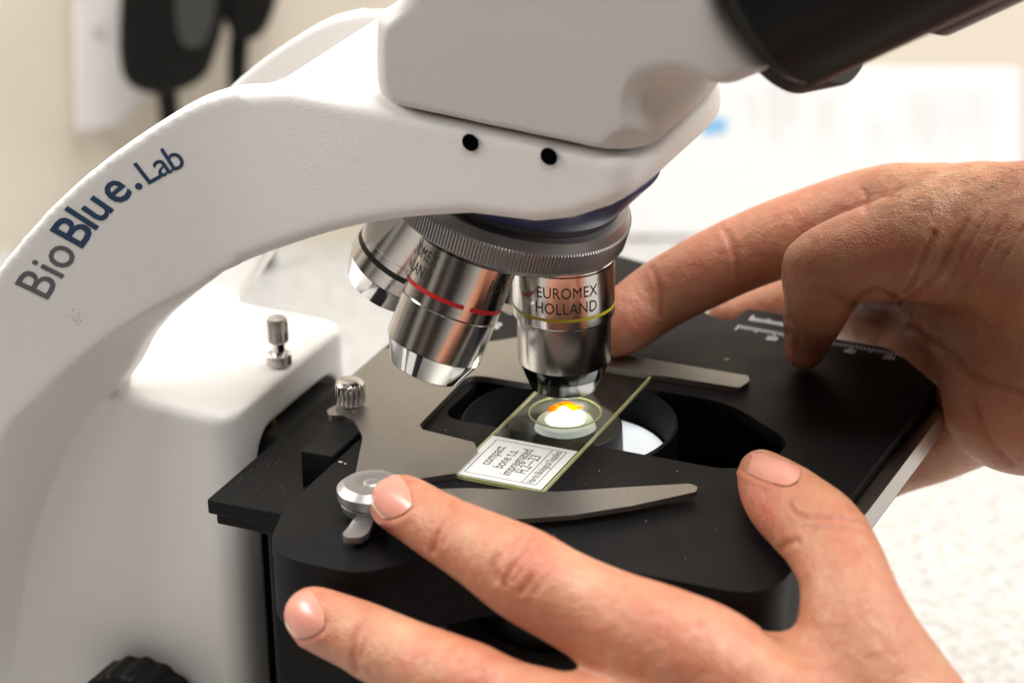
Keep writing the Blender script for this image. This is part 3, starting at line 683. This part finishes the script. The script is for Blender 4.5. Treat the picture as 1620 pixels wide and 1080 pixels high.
# specimen holder --------------------------------------------------
ZP = .9
holder_px = [(520, 657), (517, 648), (532, 640), (553, 598), (608, 552), (700, 527), (770, 541), (822, 533), (870, 520), (958, 556), (1184, 594), (1186, 602), (1170, 613), (1035, 592), (945, 577), (900, 600), (835, 606), (742, 591), (664, 671), (668, 679), (750, 699), (756, 713), (722, 748), (640, 760), (590, 775), (560, 760), (574, 690), (560, 664), (545, 657)]
hp = [tuple(uz(x, y, ZP)[:2]) for x, y in holder_px]
holder = prism('specimen_holder', rounded(hp, [1.5, 1.5, 2, 3, 3, 6, 6, 6, 2, 2, 1.2, 1.2, 1.2, 1, 2, 2, 3, 5, 2.5, 2, 2, 1, 2, 3, 3, 3, 8, 6, 2], 5), -.85, ZP, M['steel'], mic, bevel=.3)
lv_px = [(560, 790), (640, 775), (740, 772), (880, 778), (1000, 770), (1092, 765), (1104, 770), (1101, 778), (1000, 800), (905, 815), (835, 820), (740, 822), (640, 815)]
lv = [tuple(uz(x, y, 2.2)[:2]) for x, y in lv_px]
prism('spring_lever', rounded(lv, [3, 3, 8, 20, 20, 1.3, 1.3, 1.3, 15, 15, 15, 8, 3], 6), .95, 2.3, M['steel'], holder, bevel=.25)
kc = uz(588, 762, 8.)
kn = lathe('lever_knob', (kc[0], kc[1], .9), (0, 0, 1), (1, 0, 0), [(0, 7.8), (2.0, 8.2), (2.3, 7.6), (2.9, 7.6), (3.2, 8.9), (5.6, 8.9), (7.0, 7.0), (7.2, 3.0), (7.0, 2.2), (7.35, 1.6), (7.4, .3)], M['alu'], holder, n=64)
tl = [tuple(uz(x, y, 2.5)[:2]) for x, y in [(566, 812), (596, 812), (583, 842), (572, 850), (548, 851), (541, 845), (552, 832)]]
prism('thumb_tab', rounded(tl, [2, 2, 2, 2, 2, 2, 2]), .9, 2.6, M['alu'], kn, bevel=.7)
sk = uz(555, 639, ZP)
lathe('clamp_screw', (sk[0], sk[1], ZP), (0, 0, 1), (1, 0, 0), [(0, 3.2), (.5, 3.6), (1.0, 4.1), (5.4, 4.2), (6.4, 3.9), (7.2, 3.0), (7.5, 1.5)], M['chrome'], holder, n=18*10, teeth={2: (36, .7), 3: (36, .7)}, angle=40)

# ================================================================== SLIDE
sl = thing('microscope_slide', 'glass microscope slide with a paper label lying under the upright objective', 'slide', (0, -6.5, -1))
y0, y1 = -44.5, 31.5
V_ = [(x, y, z) for z in (-.95, .05) for x, y in ((-13, y0), (13, y0), (13, y1), (-13, y1))]
mesh_obj('glass_plate', V_, [[3, 2, 1, 0], [4, 5, 6, 7]], M['glass'], sl, smooth=False)
e = .32; bm = bmesh.new()
box(bm, -13.02, -13+e, y0+e, y1-e, -.96, .06); box(bm, 13-e, 13.02, y0+e, y1-e, -.96, .06); box(bm, -13.02, 13.02, y0-.02, y0+e-.01, -.96, .06); box(bm, -13.02, 13.02, y1-e+.01, y1+.02, -.96, .06)
fromB('ground_edge', bm, M['glassedge'], sl)
lq = [tuple(uz(x, y, .1)[:2]) for x, y in [(719, 752), (781, 689), (907.5, 713), (850, 775)]]
ly1 = (lq[1][1]+lq[2][1])/2; ly0 = -43.9; lx0, lx1 = -12.3, 12.3
lab = box_obj('slide_label', lx0, lx1, ly0, ly1, .07, .16, M['label'], sl, bevel=0)
parts = []
def rect(x0, x1, y0, y1, z=.175): parts.append(([(x0, y0, z), (x1, y0, z), (x1, y1, z), (x0, y1, z)], [[0, 1, 2, 3]]))
w = .22; bx0, bx1, by0, by1 = lx0+2.0, lx1-2.2, ly0+1.7, ly1-1.6
rect(bx0, bx1, by0, by0+w); rect(bx0, bx1, by1-w, by1); rect(bx0, bx0+w, by0+w, by1-w); rect(bx1-w, bx1, by0+w, by1-w)
rect(bx1-4.2, bx1-4.2+w, by0+w, by1-w)
ym = (by0+by1)/2
for s, x, sz, dy, sp_ in (('compact', -5.9, 3.7, 1.2, 1.0), ('bone t.s.', -1.9, 3.7, .6, 1.0), ('impregnated', 1.5, 3.7, 0, .98), ('H.2\u201423', 4.9, 3.7, 0, 1.0)):
    v, f = text2d(s, sz*1.18, .03, 'CENTER', sp_); v[:, 0] *= .74; parts.append((np.column_stack([x-v[:, 1], ym+dy+v[:, 0], np.full(len(v), .175)]), f))
v, f = text2d('Harris Biological Supplies', 2.5, .02, 'CENTER', .95); v[:, 0] *= (by1-by0-1.2)/(v[:, 0].max()-v[:, 0].min()); parts.append((np.column_stack([bx1-1.15-v[:, 1]*1.2, ym+v[:, 0], np.full(len(v), .175)]), f))
v, f = merge(parts); mesh_obj('lettering', v, f, M['ink'], lab, smooth=False)
cs = lathe('cover_slip', (0, 0, .07), (0, 0, 1), (1, 0, 0), [(0, 9.6), (.17, 9.6)], M['cover'], sl, n=72)
lathe('mountant_ring', (0, 0, .07), (0, 0, 1), (1, 0, 0), [(0, 9.95), (.28, 9.9), (.30, 9.6), (.2, 9.55), (0, 9.5)], M['glassedge'], cs, n=72, cap=False)
for spx in ([(867, 652), (869, 645), (877, 640), (886, 638), (889, 641), (884, 644), (880, 650), (874, 650)], [(884, 639), (893, 635), (903, 636), (912, 641), (922, 643), (913, 648), (905, 652), (901, 647), (896, 642), (889, 642)]):
    P = [tuple(uz(x, y, .32)) for x, y in smooth_poly([*spx, spx[0]], 3)[:-1]]
    mesh_obj('bone_section', P, [list(range(len(P)))], M['specimen'], sl, smooth=False)

# ================================================================== HANDS
person = thing('person', 'two bare hands holding and adjusting the black microscope stage, fingertips on its silver lever knob', 'person', (150, 0, -150))
class Hand:
    def __init__(s): s.prims = []
    def chain(s, pts, k=4., n=4):
        """pts: (centre, radius)"""
        A = np.array([[*p, r] for p, r in pts], float)
        if n > 1: A = smooth_poly(A, n)
        for i in range(len(A)-1): s.prims.append((A[i][:3], A[i+1][:3], A[i][3], A[i+1][3], k if i == 0 else 1.5))
    def build(s, h):
        lo = np.min([np.minimum(a-ra, b-rb) for a, b, ra, rb, k in s.prims], 0)-4; hi = np.max([np.maximum(a+ra, b+rb) for a, b, ra, rb, k in s.prims], 0)+4
        g = grid(lo, hi, h); F = np.full([len(q) for q in g], 20., np.float32)
        # group chains: each chain is united tightly, chains join smoothly
        groups = []; 
        for pr in s.prims:
            if pr[4] != 1.5 or not groups: groups.append([])
            groups[-1].append(pr)
        for gr in groups:
            kk = gr[0][4]
            glo = np.min([np.minimum(a-ra, b-rb) for a, b, ra, rb, k in gr], 0)-kk*1.2-3; ghi = np.max([np.maximum(a+ra, b+rb) for a, b, ra, rb, k in gr], 0)+kk*1.2+3
            sl_ = tuple(slice(max(0, int((glo[q]-lo[q])/h)), min(len(g[q]), int((ghi[q]-lo[q])/h)+2)) for q in range(3))
            X = g[0][sl_[0]][:, None, None]; Y = g[1][sl_[1]][None, :, None]; Z = g[2][sl_[2]][None, None, :]
            G = None
            for a, b, ra, rb, k in gr:
                e = b-a; L2 = e@e+1e-9; t = np.clip(((X-a[0])*e[0]+(Y-a[1])*e[1]+(Z-a[2])*e[2])/L2, 0, 1)
                d = np.sqrt((X-a[0]-e[0]*t)**2+(Y-a[1]-e[1]*t)**2+(Z-a[2]-e[2]*t)**2)-(ra+(rb-ra)*t)
                G = d if G is None else smin(G, d, 1.5)
            F[sl_] = smin(F[sl_], G.astype(np.float32), kk)
        s.lo, s.h = lo, h
        s.V, s.Q = sdf_mesh(F, tuple(lo), h, 2)
    def normals(s):
        V, Q = s.V, s.Q; n = np.cross(V[Q[:, 2]]-V[Q[:, 0]], V[Q[:, 3]]-V[Q[:, 1]]); N = np.zeros_like(V)
        for k in range(4):
            for c in range(3): N[:, c] += np.bincount(Q[:, k], weights=n[:, c], minlength=len(V))
        return N/np.maximum(np.linalg.norm(N, axis=1, keepdims=True), 1e-9)
def px3(x, y, z): return uz(x, y, z)
def pd(PX, line):
    """pixel distance to a polyline"""
    d = np.full(len(PX), 1e9)
    for i in range(len(line)-1):
        a = np.array(line[i], float); b = np.array(line[i+1], float); e = b-a; t = np.clip(((PX-a)@e)/(e@e), 0, 1); d = np.minimum(d, np.linalg.norm(PX-a-t[:, None]*e, axis=1))
    return d
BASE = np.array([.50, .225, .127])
def finish(H, name, label, creases, blobs, tones, nails, base=BASE):
    N = H.normals(); PX, dep = pj(H.V); view = (CAM-H.V); view /= np.linalg.norm(view, axis=1, keepdims=True)
    bvh0 = BVHTree.FromPolygons([tuple(v) for v in H.V], [tuple(int(i) for i in q) for q in H.Q])
    cr = ray(810, 540)
    face = (N*view).sum(1) > -.05
    vis = face.copy()
    # hidden points behind another finger are left alone
    idx = np.where(face)[0]
    for i in idx[::1]:
        o = Vector(tuple(H.V[i]+N[i]*.8)); r = bvh0.ray_cast(o, Vector(tuple(view[i])), 120.)
        if r[0] is not None: vis[i] = False
    D = np.zeros(len(H.V)); C = np.tile(base, (len(H.V), 1)); vf = vis.astype(float)
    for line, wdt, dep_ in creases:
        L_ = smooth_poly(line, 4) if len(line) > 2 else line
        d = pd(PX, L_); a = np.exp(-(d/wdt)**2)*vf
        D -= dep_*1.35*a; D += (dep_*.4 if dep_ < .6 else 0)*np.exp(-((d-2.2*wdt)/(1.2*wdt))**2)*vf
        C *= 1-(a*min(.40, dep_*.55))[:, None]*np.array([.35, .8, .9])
    for (x, y), (rx, ry), ang, dep_ in blobs:
        c_, s_ = math.cos(math.radians(ang)), math.sin(math.radians(ang)); q = PX-np.array([x, y]); u_ = (q[:, 0]*c_+q[:, 1]*s_)/rx; w_ = (-q[:, 0]*s_+q[:, 1]*c_)/ry
        D += dep_*np.exp(-(u_**2+w_**2))*vf
    for (x, y), r, col, amt in tones:
        q = np.linalg.norm(PX-np.array([x, y]), axis=1); a = (amt*np.exp(-(q/r)**2)*vf)[:, None]; C = C*(1-a)+np.array(col)*a
    for spec in nails:
        c0, c1, wd_, rnd = spec['a'], spec['b'], spec['w'], 0
        a = np.array(c0, float); b = np.array(c1, float); e = b-a; ln = np.linalg.norm(e); e /= ln; pn = np.array([-e[1], e[0]])
        u_ = (PX-a)@e/ln*2-1; w_ = (PX-a)@pn/wd_
        rr = (np.abs(u_)**2.6+np.abs(w_)**2.6)**(1/2.6)
        D += (-.35*np.exp(-((rr-1.02)/.10)**2)+.28*np.exp(-((rr-1.30)/.16)**2)*(u_ < .6))*vf
    V = H.V+N*D[:, None]
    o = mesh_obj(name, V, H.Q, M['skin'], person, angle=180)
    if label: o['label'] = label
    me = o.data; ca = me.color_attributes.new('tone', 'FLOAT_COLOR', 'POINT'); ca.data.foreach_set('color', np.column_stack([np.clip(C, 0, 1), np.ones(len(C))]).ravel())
    bvh = BVHTree.FromPolygons([tuple(v) for v in V], [tuple(int(i) for i in q) for q in H.Q])
    for spec in nails:
        a = np.array(spec['a'], float); b = np.array(spec['b'], float); e = b-a; ln = np.linalg.norm(e); e /= ln; pn = np.array([-e[1], e[0]])
        nu, nw = 22, 18; P = {}; 
        for i in range(nu+1):
            for j in range(nw+1):
                u_ = i/nu*2-1; w_ = j/nw*2-1
                # squircle mapping
                uu = u_*math.sqrt(max(0, 1-w_*w_*.38)); ww = w_*math.sqrt(max(0, 1-u_*u_*.38))
                q = a+e*ln*(uu+1)/2+pn*spec['w']*ww; d = ray(*q); r = bvh0.ray_cast(Vector(tuple(CAM)), Vector(tuple(d)), 2000)
                if r[0] is None: continue
                edge = max(abs(u_), abs(w_)); hgt = .06+.30*(1-edge**4)
                P[i, j] = np.array(r[0])+np.array(r[1])*hgt*spec.get('h', 1)
        keys = list(P); ix = {k: n_ for n_, k in enumerate(keys)}; VV = [P[k] for k in keys]
        for _ in range(3):
            VV2 = list(VV)
            for k in keys:
                nb_ = [VV[ix[q]] for q in ((k[0]-1, k[1]), (k[0]+1, k[1]), (k[0], k[1]-1), (k[0], k[1]+1)) if q in ix]
                if len(nb_) == 4: VV2[ix[k]] = np.mean(nb_, 0)
            VV = VV2
        FF = []; fm = []
        for i in range(nu):
            for j in range(nw):
                q = [(i, j), (i+1, j), (i+1, j+1), (i, j+1)]
                if all(k in ix for k in q):
                    pts = [VV[ix[k]] for k in q]
                    if max(np.linalg.norm(pts[0]-pts[2]), np.linalg.norm(pts[1]-pts[3])) > 3: continue
                    f = [ix[k] for k in q]; nn_ = np.cross(pts[1]-pts[0], pts[2]-pts[0])
                    if nn_@(CAM-pts[0]) < 0: f = f[::-1]
                    FF.append(f); fm.append(1 if i < spec.get('tip', 1) else 0)
        if FF: mesh_obj('fingernail', VV, FF, M['nail'], o, angle=180, mats=[M['nail'], M['nailtip']], fm=fm)
    return o, bvh
def P3(x, y, hw, z=None, Y=None):
    p = uz(x, y, z) if z is not None else uy(x, y, Y); dd = (p-CAM)@CM[2]; return (p, hw*dd/FPX)
# ---- hand on the near side (back of the hand up, index on the lever knob)
A = Hand()
wrist1 = uz(1560, 1420, -45)
A.chain([P3(629, 794, 42, z=8), P3(650, 806, 47, z=9), P3(700, 836, 51, z=9.5), P3(760, 868, 59, z=9), P3(824, 905, 70, z=7), P3(880, 937, 70, z=5), P3(960, 975, 74, z=2), P3(1060, 1018, 84, z=0), P3(1150, 1075, 92, z=-6), P3(1330, 1250, 110, z=-30), (wrist1, 20)], k=5)
A.chain([P3(493, 972, 42, z=-9), P3(515, 984, 48, z=-9), P3(570, 1007, 54, z=-10), P3(640, 1042, 61, z=-11), P3(728, 1085, 72, z=-13), P3(800, 1118, 72, z=-16), P3(1000, 1190, 84, z=-20), P3(1240, 1300, 95, z=-34), (wrist1+np.array([0, -8, -4]), 20)], k=10)
A.chain([P3(560, 1190, 44, z=-34), P3(640, 1220, 54, z=-36), P3(800, 1290, 66, z=-38), P3(1000, 1310, 80, z=-40), (wrist1+np.array([-4, -10, -14]), 18)], k=10)
A.chain([P3(680, 1360, 38, z=-60), P3(780, 1370, 46, z=-60), P3(920, 1400, 56, z=-58), P3(1080, 1400, 72, z=-58), (wrist1+np.array([-6, -8, -22]), 16)], k=10)
A.chain([P3(1203, 746, 34, z=6.5), P3(1222, 772, 50, z=6.5), P3(1250, 800, 61, z=7.5), P3(1300, 845, 67, z=8.5), P3(1330, 895, 68, z=7), P3(1352, 965, 76, z=2), P3(1378, 1040, 92, z=-6), P3(1420, 1150, 125, z=-20), (wrist1+np.array([6, 4, -4]), 22)], k=9)
A.chain([P3(1130, 1060, 60, z=-12), P3(1260, 1100, 75, z=-20), P3(1380, 1150, 90, z=-26)], k=16)
A.chain([(wrist1+np.array([0, -2, -6]), 25), (wrist1+np.array([70, -60, -20]), 27), (wrist1+np.array([160, -140, -30]), 33)], k=16)
A.build(.75)
cA = [([(714, 794), (703, 822), (692, 850), (686, 872)], 4.5, .40), ([(722, 800), (712, 830), (702, 860)], 3.5, .25), ([(700, 800), (690, 826)], 3, .2),
      ([(833, 858), (822, 885), (806, 910), (800, 925)], 4, .42), ([(852, 866), (858, 885), (846, 912), (826, 935)], 5, .35), ([(815, 855), (796, 872), (782, 896), (786, 915)], 6, .4), ([(840, 872), (830, 898), (812, 920)], 3, .25), ([(868, 880), (866, 905), (846, 935)], 7, .25),
      ([(575, 985), (563, 1010), (560, 1040), (566, 1060)], 5, .42), ([(585, 985), (577, 1010), (572, 1040)], 3.5, .25), ([(724, 1050), (740, 1044), (750, 1060)], 5, .3),
      ([(1250, 800), (1262, 814), (1300, 820), (1362, 822)], 3, .45), ([(1246, 790), (1256, 806), (1275, 816)], 4, .25), ([(1270, 836), (1310, 836), (1366, 838)], 3.5, .22), ([(1238, 866), (1248, 858), (1262, 856)], 5, .3),
      ([(1340, 850), (1362, 858), (1380, 880)], 4, .2), ([(1350, 870), (1372, 885), (1384, 905)], 4, .2), ([(1260, 760), (1240, 765), (1226, 764)], 3, .25)]
bA = [((826, 896), (44, 34), 30, .7), ((1180, 960), (50, 20), 15, -.6), ((620, 850), (25, 15), 30, -.3), ((1310, 800), (30, 25), 0, .6), ((1235, 940), (14, 50), 70, -.6), ((750, 830), (50, 25), 25, -.35), ((1220, 1010), (60, 30), 15, -.8), ((730, 1075), (36, 30), 30, .6)]
red = (.48, .13, .07); pale = (.66, .36, .22)
tA = [((612, 800), 45, (.60, .175, .105), .6), ((480, 985), 48, (.60, .175, .105), .55), ((835, 900), 48, red, .5), ((1010, 985), 70, red, .35), ((1180, 800), 60, (.60, .175, .105), .6), ((745, 1065), 55, red, .4), ((930, 925), 50, pale, .35), ((1100, 1030), 60, red, .45), ((700, 850), 30, red, .3), ((640, 1010), 50, pale, .4), ((760, 835), 40, pale, .3), ((1150, 1000), 50, pale, .3)]
nA = [dict(a=(586, 787), b=(652, 782), w=33, tip=1), dict(a=(449, 972), b=(516, 972), w=37, tip=1), dict(a=(1163, 714), b=(1264, 754), w=25, tip=5, h=1.0)]
nA[0].update(a=(589, 797), b=(646, 771), w=34); nA[1].update(a=(451, 984), b=(509, 960), w=36)
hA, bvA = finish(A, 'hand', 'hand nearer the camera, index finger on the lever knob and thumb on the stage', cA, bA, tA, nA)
# ---- hand on the far side
B = Hand()
wrist2 = np.array([176., 40., 44.])
B.chain([P3(968, 528, 36, z=6.5), P3(990, 508, 48, z=10), P3(1040, 470, 52, z=15), P3(1100, 437, 55, z=22), P3(1165, 405, 57, z=28), P3(1240, 375, 60, z=34), P3(1330, 345, 62, z=40), P3(1400, 342, 78, z=43), P3(1480, 355, 96, z=44), (wrist2+np.array([-30, 8, 8]), 22), (wrist2, 23)], k=7)
B.chain([P3(1273, 556, 27, z=4.5), P3(1278, 535, 34, z=8), P3(1288, 500, 46, z=17), P3(1298, 466, 54, z=28), P3(1302, 428, 60, z=36), P3(1345, 410, 68, z=40), P3(1410, 395, 78, z=43), P3(1480, 385, 92, z=45), P3(1570, 390, 110, z=45), (wrist2+np.array([-20, -10, 0]), 24), (wrist2, 24)], k=3.5)
B.chain([P3(1128, 520, 22, Y=100), P3(1180, 490, 36, Y=101), P3(1250, 470, 44, Y=100), P3(1340, 450, 52, Y=92), P3(1420, 420, 70, Y=76), (wrist2+np.array([-30, 12, 0]), 20)], k=8)
B.chain([P3(1400, 700, 36, Y=80), P3(1450, 690, 48, Y=78), P3(1510, 640, 60, Y=78), P3(1540, 560, 70, Y=74), P3(1540, 470, 80, Y=66), (wrist2+np.array([-20, 14, -4]), 22)], k=10)
B.chain([P3(1320, 500, 30, Y=92), P3(1380, 500, 52, Y=88), P3(1450, 520, 66, Y=86), P3(1520, 560, 80, Y=78)], k=8)
B.chain([P3(1385, 770, 26, Y=66), P3(1425, 730, 46, Y=66), P3(1500, 690, 62, Y=66), P3(1580, 630, 82, Y=60), P3(1620, 540, 96, Y=54), (wrist2+np.array([-14, 4, -8]), 24)], k=12)
B.chain([P3(1600, 640, 104, Y=40), P3(1680, 640, 110, Y=36), (wrist2+np.array([0, 0, -14]), 24)], k=14)
B.chain([(wrist2, 25), (wrist2+np.array([80, -10, 10]), 28), (wrist2+np.array([180, -30, 16]), 36)], k=14)
B.build(.8)
cB = [([(1030, 425), (1043, 455), (1046, 500)], 4, .35), ([(1150, 366), (1162, 400), (1166, 440)], 4.5, .35), ([(1140, 356), (1150, 380), (1158, 405)], 3, .2), ([(1365, 300), (1370, 315), (1368, 330)], 5, .6), ([(1285, 378), (1283, 400), (1280, 420)], 5, .2),
      ([(1478, 368), (1462, 400), (1445, 440), (1430, 462)], 4, .5), ([(1500, 395), (1480, 430), (1455, 460), (1425, 478)], 3.5, .55), ([(1530, 350), (1505, 395), (1480, 440)], 3.5, .3), ([(1560, 340), (1530, 395), (1500, 445), (1480, 470)], 3.5, .28), ([(1590, 345), (1560, 400), (1520, 460)], 3.5, .25), ([(1618, 360), (1590, 410), (1550, 470)], 3.5, .22), ([(1420, 478), (1390, 462), (1370, 466), (1352, 480)], 6, .7), ([(1290, 455), (1320, 470), (1352, 482)], 5, .35),
      ([(1440, 520), (1500, 560), (1560, 600), (1620, 622)], 6, .5), ([(1540, 640), (1560, 690), (1600, 735)], 6, .6), ([(1247, 505), (1262, 520), (1264, 545)], 4, .3)]
bB = [((1255, 405), (22, 25), 0, .8), ((1420, 300), (40, 20), 0, -.4), ((1330, 350), (50, 14), -25, -.5), ((1120, 400), (40, 30), 0, .4)]
tB = [((985, 500), 60, (.70, .26, .17), .5), ((1140, 395), 90, (.62, .24, .155), .5), ((1260, 350), 70, (.64, .30, .19), .4), ((1340, 320), 40, (.64, .28, .20), .4), ((1290, 540), 50, (.55, .26, .16), .4), ((1480, 290), 80, (.66, .38, .22), .4)]
nB = [dict(a=(1243, 578), b=(1250, 526), w=9, tip=3, h=.8)]
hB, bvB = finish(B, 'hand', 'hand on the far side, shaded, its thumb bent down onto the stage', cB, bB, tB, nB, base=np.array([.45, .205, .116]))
# fine dark hairs on the back of the far hand
hv = []; nh = 0
for _ in range(1500):
    x, y = random.uniform(1380, 1650), random.triangular(256, 420, 285)
    if nh > 420: break
    if y > 330 and random.random() < .6: continue
    d = ray(x, y); r = bvB.ray_cast(Vector(tuple(CAM)), Vector(tuple(d)), 2000)
    if r[0] is None: continue
    p = np.array(r[0]); n_ = np.array(r[1]); g = np.array([-.7, -.2, -.25])+rng.normal(0, .45, 3); g -= n_*(g@n_); g /= np.linalg.norm(g); L_ = random.uniform(2.5, 6.5) if y < 330 else random.uniform(1.5, 3)
    bend = rng.normal(0, .35, 3); pts = []; 
    for k in range(6):
        t = k/5; pts.append(p+g*L_*t+n_*(.15+.55*L_*.35*math.sin(t*2.2))+bend*L_*.25*t*t)
    V3 = []; F3 = []
    for k, q in enumerate(pts):
        rr = .034*(1-.75*k/5)
        for j in range(3): V3.append(q+rr*(math.cos(2.1*j)*n_+math.sin(2.1*j)*np.cross(g, n_)))
    for k in range(5):
        for j in range(3): F3.append([k*3+j, k*3+(j+1) % 3, k*3+3+(j+1) % 3, k*3+3+j])
    hv.append((V3, F3)); nh += 1
v, f = merge(hv); ho = mesh_obj('hand_hair', v, f, M['hair'], hB, angle=180); ho['kind'] = 'stuff'
